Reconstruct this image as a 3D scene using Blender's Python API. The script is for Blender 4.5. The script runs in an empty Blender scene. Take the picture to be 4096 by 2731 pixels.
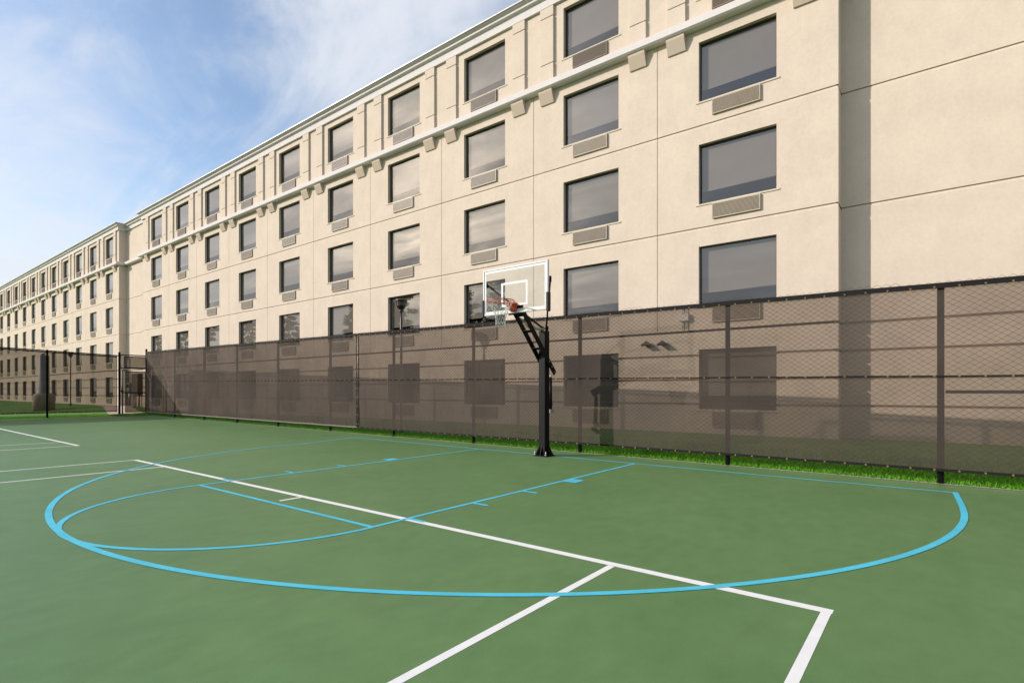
import bpy, bmesh, math, random
import numpy as np
from mathutils import Vector, noise as mnoise

random.seed(7)
rng = np.random.default_rng(7)
C = bpy.context.scene.collection
SC = bpy.context.scene

# ------------------------------------------------------------------ camera
cam_d = bpy.data.cameras.new('camera')
cam = bpy.data.objects.new('camera', cam_d)
C.objects.link(cam)
cam.location = (5.8216, -8.8943, 1.2493)
cam.rotation_euler = (math.radians(90), 0, 0.6622)
cam_d.sensor_width = 36.0
cam_d.lens = 2176.5 * 36 / 4096
cam_d.shift_y = 199.9 / 4096
cam_d.clip_start = 0.05
cam_d.clip_end = 3000
SC.camera = cam

# ------------------------------------------------------------------ light
LD = Vector((1.98, 1.78, -1.14)).normalized()          # direction sunlight travels
SUN_EL = math.asin(-LD.z)
SUN_AZ = math.atan2(-LD.x, -LD.y)                        # clockwise from +Y
sun_d = bpy.data.lights.new('sun', 'SUN')
sun_d.energy = 3.5
sun_d.angle = math.radians(0.5)
sun_d.color = (1.0, 0.92, 0.84)
sun = bpy.data.objects.new('sun', sun_d)
C.objects.link(sun)
sun.rotation_euler = LD.to_track_quat('-Z', 'Y').to_euler()

SC.view_settings.view_transform = 'Standard'
SC.view_settings.look = 'None'
SC.view_settings.exposure = 0.33
SC.view_settings.gamma = 1.0
SC.view_settings.use_curve_mapping = False


def build_world():
    w = bpy.data.worlds.new('World')
    SC.world = w
    w.use_nodes = True
    nt = w.node_tree
    N, L = nt.nodes, nt.links
    N.clear()
    out = N.new('ShaderNodeOutputWorld')
    bg = N.new('ShaderNodeBackground')
    bg.inputs['Strength'].default_value = 0.13
    L.new(bg.outputs[0], out.inputs[0])
    sky = N.new('ShaderNodeTexSky')
    sky.sky_type = 'NISHITA'
    sky.sun_disc = False
    sky.sun_elevation = SUN_EL
    sky.sun_rotation = SUN_AZ
    sky.air_density = 1.0
    sky.dust_density = 1.4
    sky.ozone_density = 1.5
    tc = N.new('ShaderNodeTexCoord')
    sep = N.new('ShaderNodeSeparateXYZ')
    L.new(tc.outputs['Generated'], sep.inputs[0])

    def m(op, a, b=None, clamp=False):
        n = N.new('ShaderNodeMath')
        n.operation = op
        n.use_clamp = clamp
        for i, v in enumerate((a, b)):
            if v is None:
                continue
            if isinstance(v, (int, float)):
                n.inputs[i].default_value = v
            else:
                L.new(v, n.inputs[i])
        return n.outputs[0]

    def ramp(v, a, b, lo=0.0, hi=1.0):
        n = N.new('ShaderNodeMapRange')
        n.interpolation_type = 'SMOOTHSTEP'
        n.inputs[1].default_value = a
        n.inputs[2].default_value = b
        n.inputs[3].default_value = lo
        n.inputs[4].default_value = hi
        L.new(v, n.inputs[0])
        return n.outputs[0]

    zc = m('MAXIMUM', sep.outputs[2], 0.0)
    den = m('ADD', zc, 0.18)
    u = m('DIVIDE', sep.outputs[0], den)
    v = m('DIVIDE', sep.outputs[1], den)
    comb = N.new('ShaderNodeCombineXYZ')
    L.new(u, comb.inputs[0])
    L.new(v, comb.inputs[1])

    def cloudnoise(rot, scale, loc, sc, detail, rough, dist):
        mp = N.new('ShaderNodeMapping')
        mp.inputs['Rotation'].default_value = (0, 0, rot)
        mp.inputs['Scale'].default_value = scale
        mp.inputs['Location'].default_value = loc
        L.new(comb.outputs[0], mp.inputs[0])
        n = N.new('ShaderNodeTexNoise')
        n.inputs['Scale'].default_value = sc
        n.inputs['Detail'].default_value = detail
        n.inputs['Roughness'].default_value = rough
        n.inputs['Distortion'].default_value = dist
        L.new(mp.outputs[0], n.inputs['Vector'])
        return n.outputs[0]

    big = cloudnoise(0.5, (1.0, 1.0, 1), (3.1, 1.2, 0), 1.5, 9, 0.6, 0.5)
    wisp = cloudnoise(0.9, (0.55, 1.7, 1), (2.7, 6.1, 0), 1.9, 9, 0.62, 0.9)

    def blob(dirv, c0, c1):
        d = N.new('ShaderNodeVectorMath')
        d.operation = 'DOT_PRODUCT'
        L.new(tc.outputs['Generated'], d.inputs[0])
        d.inputs[1].default_value = Vector(dirv).normalized()
        return ramp(d.outputs['Value'], c0, c1)

    b1 = blob((-0.62, 0.50, 0.60), 0.955, 0.995)        # bank of thin cloud over the roof
    b2 = blob((-0.955, 0.10, 0.27), 0.955, 0.998)         # bank of cloud low on the left
    hor = ramp(sep.outputs[2], 0.34, 0.06)
    s = m('MULTIPLY', m('SUBTRACT', big, 0.5), 1.5)
    s2 = m('MULTIPLY', m('SUBTRACT', wisp, 0.5), 2.1)
    t = m('ADD', m('MULTIPLY', b1, 0.68), m('MULTIPLY', b2, 0.5))
    t = m('ADD', t, m('MULTIPLY', hor, 0.55))
    back = ramp(sep.outputs[1], 0.0, -0.45)            # unseen cloud cover added behind the camera to neutralise the fill light
    t = m('ADD', t, m('MULTIPLY', back, 0.5))
    t = m('ADD', t, m('ADD', s, s2))
    mask = ramp(t, -0.15, 1.0, 0.05, 0.92)
    mix = N.new('ShaderNodeMix')
    mix.data_type = 'RGBA'
    L.new(mask, mix.inputs[0])
    hs = N.new('ShaderNodeHueSaturation')
    hs.inputs['Saturation'].default_value = 1.08
    hs.inputs['Value'].default_value = 1.25
    L.new(sky.outputs[0], hs.inputs['Color'])
    L.new(hs.outputs[0], mix.inputs[6])
    mix.inputs[7].default_value = (5.0, 5.25, 5.7, 1)
    L.new(mix.outputs[2], bg.inputs['Color'])


build_world()


# ------------------------------------------------------------------ materials
def new_mat(name):
    m = bpy.data.materials.new(name)
    m.use_nodes = True
    return m, m.node_tree, m.node_tree.nodes['Principled BSDF']


def mat(name, col, rough=0.6, metal=0.0, spec=0.5, var=0.0, vscale=3.0, bump=0.0, bscale=60.0, coat=0.0, stretch=None):
    m, nt, p = new_mat(name)
    N, L = nt.nodes, nt.links
    p.inputs['Base Color'].default_value = (*col, 1)
    p.inputs['Roughness'].default_value = rough
    p.inputs['Metallic'].default_value = metal
    p.inputs['Specular IOR Level'].default_value = spec
    p.inputs['Coat Weight'].default_value = coat
    tc = N.new('ShaderNodeTexCoord')
    vec = tc.outputs['Object']
    if stretch:
        mp = N.new('ShaderNodeMapping')
        mp.inputs['Scale'].default_value = stretch
        L.new(vec, mp.inputs[0])
        vec = mp.outputs[0]
    if var:
        n = N.new('ShaderNodeTexNoise')
        n.inputs['Scale'].default_value = vscale
        n.inputs['Detail'].default_value = 6
        n.inputs['Roughness'].default_value = 0.6
        L.new(vec, n.inputs['Vector'])
        mr = N.new('ShaderNodeMapRange')
        mr.inputs[1].default_value = 0.3
        mr.inputs[2].default_value = 0.7
        mr.inputs[3].default_value = 1 - var
        mr.inputs[4].default_value = 1 + var
        L.new(n.outputs[0], mr.inputs[0])
        mx = N.new('ShaderNodeMix')
        mx.data_type = 'RGBA'
        mx.blend_type = 'MULTIPLY'
        mx.inputs[0].default_value = 1
        mx.inputs[6].default_value = (*col, 1)
        L.new(mr.outputs[0], mx.inputs[7])
        L.new(mx.outputs[2], p.inputs['Base Color'])
    if bump:
        n2 = N.new('ShaderNodeTexNoise')
        n2.inputs['Scale'].default_value = bscale
        n2.inputs['Detail'].default_value = 4
        L.new(tc.outputs['Object'], n2.inputs['Vector'])
        b = N.new('ShaderNodeBump')
        b.inputs['Strength'].default_value = bump
        b.inputs['Distance'].default_value = 0.01
        L.new(n2.outputs[0], b.inputs['Height'])
        L.new(b.outputs[0], p.inputs['Normal'])
    return m


def tone_by_object(m, amt):
    """each copy a little lighter or darker, as replaced units are"""
    nt = m.node_tree
    N, L = nt.nodes, nt.links
    p = N['Principled BSDF']
    src = p.inputs['Base Color'].links[0].from_socket
    oi = N.new('ShaderNodeObjectInfo')
    mr = N.new('ShaderNodeMapRange')
    mr.inputs[3].default_value = 1 - amt
    mr.inputs[4].default_value = 1 + amt
    L.new(oi.outputs['Random'], mr.inputs[0])
    mx = N.new('ShaderNodeMix')
    mx.data_type = 'RGBA'
    mx.blend_type = 'MULTIPLY'
    mx.inputs[0].default_value = 1
    L.new(src, mx.inputs[6])
    L.new(mr.outputs[0], mx.inputs[7])
    L.new(mx.outputs[2], p.inputs['Base Color'])


def mat_stucco(name, col, var=0.05):
    """sand-finish render: fine grain bump, broad blotches and faint run-off streaks"""
    m, nt, p = new_mat(name)
    N, L = nt.nodes, nt.links
    p.inputs['Roughness'].default_value = 0.9
    p.inputs['Specular IOR Level'].default_value = 0.2
    tc = N.new('ShaderNodeTexCoord')

    def nz(scale, vs, det, lo, hi):
        mp = N.new('ShaderNodeMapping')
        mp.inputs['Scale'].default_value = vs
        L.new(tc.outputs['Object'], mp.inputs[0])
        n = N.new('ShaderNodeTexNoise')
        n.inputs['Scale'].default_value = scale
        n.inputs['Detail'].default_value = det
        n.inputs['Roughness'].default_value = 0.65
        L.new(mp.outputs[0], n.inputs['Vector'])
        mr = N.new('ShaderNodeMapRange')
        mr.inputs[1].default_value = 0.3
        mr.inputs[2].default_value = 0.7
        mr.inputs[3].default_value = lo
        mr.inputs[4].default_value = hi
        L.new(n.outputs[0], mr.inputs[0])
        return mr.outputs[0], n.outputs[0]
    a, _ = nz(1.1, (1, 1, 1), 6, 1 - var, 1 + var)
    b, _ = nz(2.2, (2.2, 2.2, 0.5), 5, 1 - var * 0.4, 1 + var * 0.4)
    g, gh = nz(14, (1, 1, 1), 9, 0.955, 1.045)
    mul = N.new('ShaderNodeMath')
    mul.operation = 'MULTIPLY'
    L.new(a, mul.inputs[0])
    L.new(b, mul.inputs[1])
    mul2 = N.new('ShaderNodeMath')
    mul2.operation = 'MULTIPLY'
    L.new(mul.outputs[0], mul2.inputs[0])
    L.new(g, mul2.inputs[1])
    mx = N.new('ShaderNodeMix')
    mx.data_type = 'RGBA'
    mx.blend_type = 'MULTIPLY'
    mx.inputs[0].default_value = 1
    mx.inputs[6].default_value = (*col, 1)
    L.new(mul2.outputs[0], mx.inputs[7])
    L.new(mx.outputs[2], p.inputs['Base Color'])
    bp = N.new('ShaderNodeBump')
    bp.inputs['Strength'].default_value = 0.22
    bp.inputs['Distance'].default_value = 0.008
    L.new(gh, bp.inputs['Height'])
    L.new(bp.outputs[0], p.inputs['Normal'])
    return m


def mat_court():
    m, nt, p = new_mat('acrylic_court')
    N, L = nt.nodes, nt.links
    tc = N.new('ShaderNodeTexCoord')

    def nz(scale, det, vs=(1, 1, 1)):
        mp = N.new('ShaderNodeMapping')
        mp.inputs['Scale'].default_value = vs
        L.new(tc.outputs['Object'], mp.inputs[0])
        n = N.new('ShaderNodeTexNoise')
        n.inputs['Scale'].default_value = scale
        n.inputs['Detail'].default_value = det
        n.inputs['Roughness'].default_value = 0.6
        L.new(mp.outputs[0], n.inputs['Vector'])
        return n.outputs[0]
    n1 = nz(0.35, 5)
    n2 = nz(1.6, 6)
    n3 = nz(140, 3)
    n4 = nz(7, 9, (1.0, 0.55, 1))
    r = N.new('ShaderNodeValToRGB')
    r.color_ramp.elements[0].position = 0.24
    r.color_ramp.elements[0].color = (0.090, 0.180, 0.063, 1)
    r.color_ramp.elements[1].position = 0.76
    r.color_ramp.elements[1].color = (0.138, 0.246, 0.088, 1)
    ad = N.new('ShaderNodeMix')
    ad.data_type = 'FLOAT'
    ad.inputs[0].default_value = 0.4
    L.new(n1, ad.inputs[2])
    L.new(n2, ad.inputs[3])
    L.new(ad.outputs[0], r.inputs[0])
    mr = N.new('ShaderNodeMapRange')
    mr.inputs[1].default_value = 0.3
    mr.inputs[2].default_value = 0.7
    mr.inputs[3].default_value = 0.88
    mr.inputs[4].default_value = 1.12
    L.new(n3, mr.inputs[0])
    mx = N.new('ShaderNodeMix')
    mx.data_type = 'RGBA'
    mx.blend_type = 'MULTIPLY'
    mx.inputs[0].default_value = 1
    L.new(r.outputs[0], mx.inputs[6])
    L.new(mr.outputs[0], mx.inputs[7])
    mr4 = N.new('ShaderNodeMapRange')
    mr4.inputs[1].default_value = 0.3
    mr4.inputs[2].default_value = 0.7
    mr4.inputs[3].default_value = 0.92
    mr4.inputs[4].default_value = 1.08
    L.new(n4, mr4.inputs[0])
    mx4 = N.new('ShaderNodeMix')
    mx4.data_type = 'RGBA'
    mx4.blend_type = 'MULTIPLY'
    mx4.inputs[0].default_value = 1
    L.new(mx.outputs[2], mx4.inputs[6])
    L.new(mr4.outputs[0], mx4.inputs[7])
    L.new(mx4.outputs[2], p.inputs['Base Color'])
    p.inputs['Roughness'].default_value = 0.5
    p.inputs['Specular IOR Level'].default_value = 0.25
    b = N.new('ShaderNodeBump')
    b.inputs['Strength'].default_value = 0.2
    b.inputs['Distance'].default_value = 0.004
    L.new(n3, b.inputs['Height'])
    L.new(b.outputs[0], p.inputs['Normal'])
    return m


def mat_screen(name, opacity, col, tint):
    """woven privacy mesh: threads plus open holes too fine to resolve"""
    m = bpy.data.materials.new(name)
    m.use_nodes = True
    nt = m.node_tree
    N, L = nt.nodes, nt.links
    N.clear()
    out = N.new('ShaderNodeOutputMaterial')
    mix = N.new('ShaderNodeMixShader')
    tr = N.new('ShaderNodeBsdfTransparent')
    tr.inputs[0].default_value = (*tint, 1)
    df = N.new('ShaderNodeBsdfDiffuse')
    tc = N.new('ShaderNodeTexCoord')
    n = N.new('ShaderNodeTexNoise')
    n.inputs['Scale'].default_value = 1.4
    n.inputs['Detail'].default_value = 7
    n.inputs['Roughness'].default_value = 0.65
    L.new(tc.outputs['Object'], n.inputs['Vector'])
    lw = N.new('ShaderNodeLayerWeight')
    lw.inputs[0].default_value = 0.5

    def mth(op, a, b):
        q = N.new('ShaderNodeMath')
        q.operation = op
        for k, v in enumerate((a, b)):
            if isinstance(v, (int, float)):
                q.inputs[k].default_value = v
            else:
                L.new(v, q.inputs[k])
        return q.outputs[0]
    cosv = mth('MAXIMUM', mth('SUBTRACT', 1.0, lw.outputs['Facing']), 0.05)
    t0 = N.new('ShaderNodeMapRange')              # share of open holes, square on
    t0.inputs[1].default_value = 0.3
    t0.inputs[2].default_value = 0.7
    t0.inputs[3].default_value = 1 - opacity - 0.05
    t0.inputs[4].default_value = 1 - opacity + 0.05
    L.new(n.outputs[0], t0.inputs[0])
    mr = N.new('ShaderNodeMath')
    mr.operation = 'SUBTRACT'
    mr.inputs[0].default_value = 1.0
    L.new(mth('POWER', t0.outputs[0], mth('POWER', cosv, -0.7)), mr.inputs[1])
    n2 = N.new('ShaderNodeTexNoise')
    n2.inputs['Scale'].default_value = 0.8
    n2.inputs['Detail'].default_value = 6
    L.new(tc.outputs['Object'], n2.inputs['Vector'])
    cr = N.new('ShaderNodeValToRGB')
    cr.color_ramp.elements[0].position = 0.3
    cr.color_ramp.elements[1].position = 0.7
    cr.color_ramp.elements[0].color = (col[0] * .85, col[1] * .86, col[2] * .88, 1)
    cr.color_ramp.elements[1].color = (col[0] * 1.15, col[1] * 1.13, col[2] * 1.1, 1)
    L.new(n2.outputs[0], cr.inputs[0])
    L.new(cr.outputs[0], df.inputs[0])
    L.new(mr.outputs[0], mix.inputs[0])
    L.new(tr.outputs[0], mix.inputs[1])
    L.new(df.outputs[0], mix.inputs[2])
    L.new(mix.outputs[0], out.inputs[0])
    return m


def mat_pane(name, tint, refl, rough=0.0):
    m = bpy.data.materials.new(name)
    m.use_nodes = True
    nt = m.node_tree
    N, L = nt.nodes, nt.links
    N.clear()
    out = N.new('ShaderNodeOutputMaterial')
    mix = N.new('ShaderNodeMixShader')
    tr = N.new('ShaderNodeBsdfTransparent')
    tr.inputs[0].default_value = (*tint, 1)
    gl = N.new('ShaderNodeBsdfGlossy')
    gl.inputs['Roughness'].default_value = rough
    gl.inputs[0].default_value = (0.98, 0.975, 0.965, 1)
    lw = N.new('ShaderNodeLayerWeight')
    lw.inputs[0].default_value = 0.5
    pw = N.new('ShaderNodeMath')
    pw.operation = 'POWER'
    pw.inputs[1].default_value = 3.5
    L.new(lw.outputs['Facing'], pw.inputs[0])
    ad = N.new('ShaderNodeMath')
    ad.operation = 'MULTIPLY_ADD'
    ad.inputs[1].default_value = 0.55
    ad.inputs[2].default_value = refl
    L.new(pw.outputs[0], ad.inputs[0])
    L.new(ad.outputs[0], mix.inputs[0])
    L.new(tr.outputs[0], mix.inputs[1])
    L.new(gl.outputs[0], mix.inputs[2])
    L.new(mix.outputs[0], out.inputs[0])
    return m


def mat_grass(name, dark, light, scale):
    m, nt, p = new_mat(name)
    N, L = nt.nodes, nt.links
    tc = N.new('ShaderNodeTexCoord')
    n = N.new('ShaderNodeTexNoise')
    n.inputs['Scale'].default_value = scale
    n.inputs['Detail'].default_value = 8
    n.inputs['Roughness'].default_value = 0.7
    L.new(tc.outputs['Object'], n.inputs['Vector'])
    r = N.new('ShaderNodeValToRGB')
    r.color_ramp.elements[0].position = 0.3
    r.color_ramp.elements[0].color = (*dark, 1)
    r.color_ramp.elements[1].position = 0.7
    r.color_ramp.elements[1].color = (*light, 1)
    L.new(n.outputs[0], r.inputs[0])
    L.new(r.outputs[0], p.inputs['Base Color'])
    p.inputs['Roughness'].default_value = 0.7
    p.inputs['Specular IOR Level'].default_value = 0.25
    return m


M = {}
M['wall'] = mat_stucco('cream_stucco', (0.64, 0.54, 0.44))
M['trim'] = mat_stucco('white_stucco', (0.68, 0.635, 0.615), 0.03)
M['corbel'] = mat_stucco('tan_stucco', (0.565, 0.465, 0.365), 0.03)
M['cap'] = mat('grey_cap_metal', (0.45, 0.44, 0.43), 0.5, 0.2)
M['roof'] = mat('roof_membrane', (0.4, 0.4, 0.4), 0.9, var=0.1)
M['frame'] = mat('bronze_frame', (0.035, 0.030, 0.027), 0.45)
M['pane'] = mat_pane('tinted_glass', (0.66, 0.65, 0.64), 0.125)
M['shade'] = mat('shade_cloth', (0.36, 0.318, 0.268), 0.85, var=0.04, vscale=2)
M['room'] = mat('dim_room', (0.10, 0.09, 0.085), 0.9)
M['sill'] = mat_stucco('sill_stucco', (0.64, 0.56, 0.44), 0.03)
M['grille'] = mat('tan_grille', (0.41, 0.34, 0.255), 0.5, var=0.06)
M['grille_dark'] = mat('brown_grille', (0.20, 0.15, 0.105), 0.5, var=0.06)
M['grille_gap'] = mat('grille_shadow_gap', (0.04, 0.032, 0.025), 0.8)
M['court'] = mat_court()
M['white_line'] = mat('white_court_paint', (0.87, 0.845, 0.81), 0.7, spec=0.3, var=0.05, vscale=6, bump=0.2, bscale=140)
M['blue_line'] = mat('blue_court_paint', (0.085, 0.53, 0.68), 0.7, spec=0.3, var=0.10, vscale=2.5, bump=0.2, bscale=140)
M['lawn'] = mat_grass('lawn_turf', (0.05, 0.15, 0.010), (0.12, 0.27, 0.025), 3.0)
M['blade'] = mat_grass('grass_blades', (0.08, 0.33, 0.008), (0.20, 0.50, 0.025), 5.0)
M['path'] = mat('pink_concrete', (0.47, 0.37, 0.31), 0.9, var=0.08, bump=0.2)
M['edge'] = mat('court_edge_concrete', (0.38, 0.36, 0.28), 0.9, var=0.2, vscale=8, bump=0.3)
M['black'] = mat('black_powder_coat', (0.008, 0.008, 0.009), 0.5, spec=0.3, var=0.1, vscale=20)
M['wire'] = mat('black_vinyl_wire', (0.010, 0.010, 0.010), 0.5, spec=0.3)
M['screen'] = mat_screen('brown_windscreen', 0.645, (0.084, 0.068, 0.060), (1.0, 0.92, 0.84))
M['screen_far'] = mat_screen('dark_windscreen', 0.67, (0.060, 0.048, 0.040), (1.0, 0.92, 0.84))
M['screen_gate'] = mat_screen('gate_windscreen', 0.74, (0.050, 0.040, 0.033), (1.0, 0.90, 0.80))
M['hem'] = mat('black_hem_webbing', (0.012, 0.011, 0.011), 0.8, spec=0.2)
M['hem_pale'] = mat('worn_hem_webbing', (0.17, 0.15, 0.14), 0.8)
M['brass'] = mat('brass_grommet', (0.50, 0.35, 0.18), 0.45, 0.6)
M['hoop_black'] = mat('hoop_black_paint', (0.004, 0.004, 0.0045), 0.5, spec=0.18, bump=0.15, bscale=120)
M['bolt'] = mat('zinc_bolt', (0.55, 0.52, 0.47), 0.4, 0.8)
M['rim'] = mat('orange_rim_paint', (0.55, 0.075, 0.025), 0.4, var=0.15, vscale=14)
M['net'] = mat('white_net_cord', (0.62, 0.60, 0.55), 0.8)
M['bb_white'] = mat('backboard_white', (0.64, 0.64, 0.63), 0.4)
M['bb_alu'] = mat('backboard_frame_white', (0.60, 0.60, 0.60), 0.4)
M['bb_glass'] = mat_pane('backboard_glass', (0.82, 0.875, 0.875), 0.04)
M['pad'] = mat('black_rubber_pad', (0.018, 0.016, 0.016), 0.65)
M['strap'] = mat('khaki_strap', (0.36, 0.34, 0.24), 0.8)
M['concrete'] = mat('cast_concrete', (0.40, 0.31, 0.26), 0.9, var=0.12, bump=0.4, bscale=30)
M['greypole'] = mat('grey_column_paint', (0.20, 0.20, 0.21), 0.55, var=0.05)
M['lamp_black'] = mat('lamp_black', (0.012, 0.012, 0.012), 0.4)
M['lamp_top'] = mat('lamp_cap_bronze', (0.16, 0.12, 0.085), 0.5)
M['lamp_glass'] = mat('lamp_lens', (0.10, 0.085, 0.065), 0.3)
M['pvc'] = mat('grey_pvc', (0.58, 0.56, 0.53), 0.5)
M['cabinet'] = mat('brown_cabinet', (0.10, 0.065, 0.045), 0.5)
M['bronze'] = mat('flood_bronze', (0.045, 0.04, 0.035), 0.4)
M['galv'] = mat('galvanised_pipe', (0.42, 0.40, 0.38), 0.4, 0.5)
M['bark'] = mat('bark', (0.11, 0.08, 0.06), 0.95, var=0.2)
M['leaf'] = mat_grass('tree_leaves', (0.02, 0.045, 0.012), (0.06, 0.10, 0.03), 0.8)
M['needle'] = mat_grass('pine_needles', (0.02, 0.045, 0.018), (0.055, 0.085, 0.03), 0.8)


tone_by_object(M['shade'], 0.12)
tone_by_object(M['grille'], 0.12)
tone_by_object(M['grille_dark'], 0.15)


# ------------------------------------------------------------------ mesh helpers
class MB:
    def __init__(self):
        self.v, self.f, self.s = [], [], []

    def quad(self, a, b, c, d, smooth=False):
        i = len(self.v)
        self.v += [tuple(a), tuple(b), tuple(c), tuple(d)]
        self.f.append((i, i + 1, i + 2, i + 3))
        self.s.append(smooth)
        return self

    def face(self, pts, smooth=False):
        i = len(self.v)
        self.v += [tuple(p) for p in pts]
        self.f.append(tuple(range(i, i + len(pts))))
        self.s.append(smooth)
        return self

    def box(self, lo, hi):
        x0, y0, z0 = lo
        x1, y1, z1 = hi
        return self.hexa([(x0, y0, z0), (x1, y0, z0), (x1, y1, z0), (x0, y1, z0),
                          (x0, y0, z1), (x1, y0, z1), (x1, y1, z1), (x0, y1, z1)])

    def hexa(self, p):
        i = len(self.v)
        self.v += [tuple(q) for q in p]
        for f in ((3, 2, 1, 0), (4, 5, 6, 7), (0, 1, 5, 4), (1, 2, 6, 5), (2, 3, 7, 6), (3, 0, 4, 7)):
            self.f.append(tuple(i + k for k in f))
            self.s.append(False)
        return self

    def beam(self, a, b, w, h, up=(0, 0, 1)):
        a, b = Vector(a), Vector(b)
        d = (b - a).normalized()
        u = Vector(up)
        s = d.cross(u)
        if s.length < 1e-4:
            s = d.cross(Vector((1, 0, 0)))
        s.normalize()
        u = s.cross(d).normalized()
        s, u = s * (w / 2), u * (h / 2)
        return self.hexa([a - s - u, a + s - u, b + s - u, b - s - u, a - s + u, a + s + u, b + s + u, b - s + u])

    def tube(self, pts, r, n=8, closed=False, caps=True):
        pts = [Vector(p) for p in pts]
        k = len(pts)
        rr = r if isinstance(r, (list, tuple)) else [r] * k
        base = len(self.v)
        ref = None
        for i, p in enumerate(pts):
            if closed:
                t = pts[(i + 1) % k] - pts[i - 1]
            else:
                t = pts[min(i + 1, k - 1)] - pts[max(i - 1, 0)]
            t.normalize()
            if ref is None:
                ref = Vector((0, 0, 1)) if abs(t.z) < 0.9 else Vector((1, 0, 0))
            s = t.cross(ref)
            if s.length < 1e-5:
                s = t.cross(Vector((0, 1, 0)))
            s.normalize()
            u = s.cross(t).normalized()
            ref = u
            for j in range(n):
                a = 2 * math.pi * j / n
                self.v.append(tuple(p + (s * math.cos(a) + u * math.sin(a)) * rr[i]))
        for i in range(k if closed else k - 1):
            i2 = (i + 1) % k
            for j in range(n):
                j2 = (j + 1) % n
                self.f.append((base + i * n + j, base + i * n + j2, base + i2 * n + j2, base + i2 * n + j))
                self.s.append(n > 4)
        if caps and not closed:
            self.f.append(tuple(base + j for j in range(n))[::-1])
            self.s.append(False)
            self.f.append(tuple(base + (k - 1) * n + j for j in range(n)))
            self.s.append(False)
        return self

    def lathe(self, c, prof, n=20, capb=True, capt=True):
        base = len(self.v)
        for r, z in prof:
            for j in range(n):
                a = 2 * math.pi * j / n
                self.v.append((c[0] + r * math.cos(a), c[1] + r * math.sin(a), c[2] + z))
        for i in range(len(prof) - 1):
            for j in range(n):
                j2 = (j + 1) % n
                self.f.append((base + i * n + j, base + i * n + j2, base + (i + 1) * n + j2, base + (i + 1) * n + j))
                self.s.append(True)
        if capb:
            self.f.append(tuple(base + j for j in range(n))[::-1])
            self.s.append(False)
        if capt:
            self.f.append(tuple(base + (len(prof) - 1) * n + j for j in range(n)))
            self.s.append(False)
        return self

    def build(self, name, m, parent=None):
        me = bpy.data.meshes.new(name)
        me.from_pydata(self.v, [], self.f)
        me.polygons.foreach_set('use_smooth', self.s)
        me.materials.append(m)
        me.update()
        o = bpy.data.objects.new(name, me)
        C.objects.link(o)
        if parent:
            o.parent = parent
        return o


def np_mesh(name, verts, faces, m, parent=None):
    me = bpy.data.meshes.new(name)
    verts = np.asarray(verts, dtype=np.float32)
    faces = np.asarray(faces, dtype=np.int32)
    k = faces.shape[1]
    me.vertices.add(len(verts))
    me.vertices.foreach_set('co', verts.ravel())
    me.loops.add(faces.size)
    me.loops.foreach_set('vertex_index', faces.ravel())
    me.polygons.add(len(faces))
    me.polygons.foreach_set('loop_start', np.arange(0, faces.size, k, dtype=np.int32))
    me.update(calc_edges=True)
    me.materials.append(m)
    o = bpy.data.objects.new(name, me)
    C.objects.link(o)
    if parent:
        o.parent = parent
    return o


def tag(o, label=None, cat=None, group=None, kind=None):
    if label:
        o['label'] = label
    if cat:
        o['category'] = cat
    if group:
        o['group'] = group
    if kind:
        o['kind'] = kind
    return o


def empty(name, loc=(0, 0, 0), rz=0.0):
    o = bpy.data.objects.new(name, None)
    C.objects.link(o)
    o.empty_display_size = 0.3
    o.location = loc
    o.rotation_euler = (0, 0, rz)
    return o


def bevel(o, w, seg=2):
    md = o.modifiers.new('bevel', 'BEVEL')
    md.width = w
    md.segments = seg
    md.limit_method = 'ANGLE'
    return o


def dup(o, parent, loc=None):
    c = o.copy()
    C.objects.link(c)
    c.parent = parent
    if loc is not None:
        c.location = loc
    return c


# ------------------------------------------------------------------ layout numbers
FY = 5.3256           # street face of the main block
RYR = 5.84            # set-back wall at the right
RYL = 5.60            # set-back link at the left
WY = 5.10             # face of the far wing
XR, XL = 4.08, -38.2  # ends of the main block
WX = -42.3            # near corner of the wing
WEND = -104.0
BAY = 4.176
J0 = -0.21            # joint between first and second bay
FLOORS = [0.79, 3.47, 6.13, 8.80, 11.50]
WH = 1.555
TOPZ = 13.29
KB = 0.86             # the hotel's own measure against the court's
CAM = Vector((5.8216, -8.8943, 1.2493))


def site(x, y, z):    # a point of the hotel drawings on the site
    return CAM + (Vector((x, y, z)) - CAM) * KB


def place(root):      # set a thing drawn with the hotel onto the site
    root.location = site(*root.location)
    root.scale = (KB, KB, KB)




def fy(x):            # line of the long fence
    return 0.735 - 0.041 * x


def lawn_z(x, y):
    if x > -27.0:
        t = (y - fy(x) - 0.1) / 2.5
        k = 1.0
    else:
        t = (y + 1.5) / 4.6
        k = min((-27.0 - x) / 5.0, 1.0)
    t = min(max(t, 0.0), 1.0)
    return -0.004 + 0.335 * k * t * t * (3 - 2 * t)


# ------------------------------------------------------------------ ground
g = MB()
g.quad((-1200, -900, -0.06), (900, -900, -0.06), (900, 1200, -0.06), (-1200, 1200, -0.06))
ground = g.build('ground', M['lawn'])
tag(ground, kind='structure')

g = MB()
g.quad((-120, -75, -0.03), (120, -75, -0.03), (120, -24.3, -0.03), (-120, -24.3, -0.03))
tag(g.build('bounce_ground', mat('neutral_grey_ground', (0.13, 0.125, 0.12), 0.9, var=0.15, bump=0.3)), kind='structure')  # unseen grey ground, added to cut the green bounce light
EDGE = 0.05


def court_poly(z):
    return [(-26.93, -24, z), (40, -24, z), (40, fy(40) - EDGE, z), (-26.93, fy(-26.93) - EDGE, z)]


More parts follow.
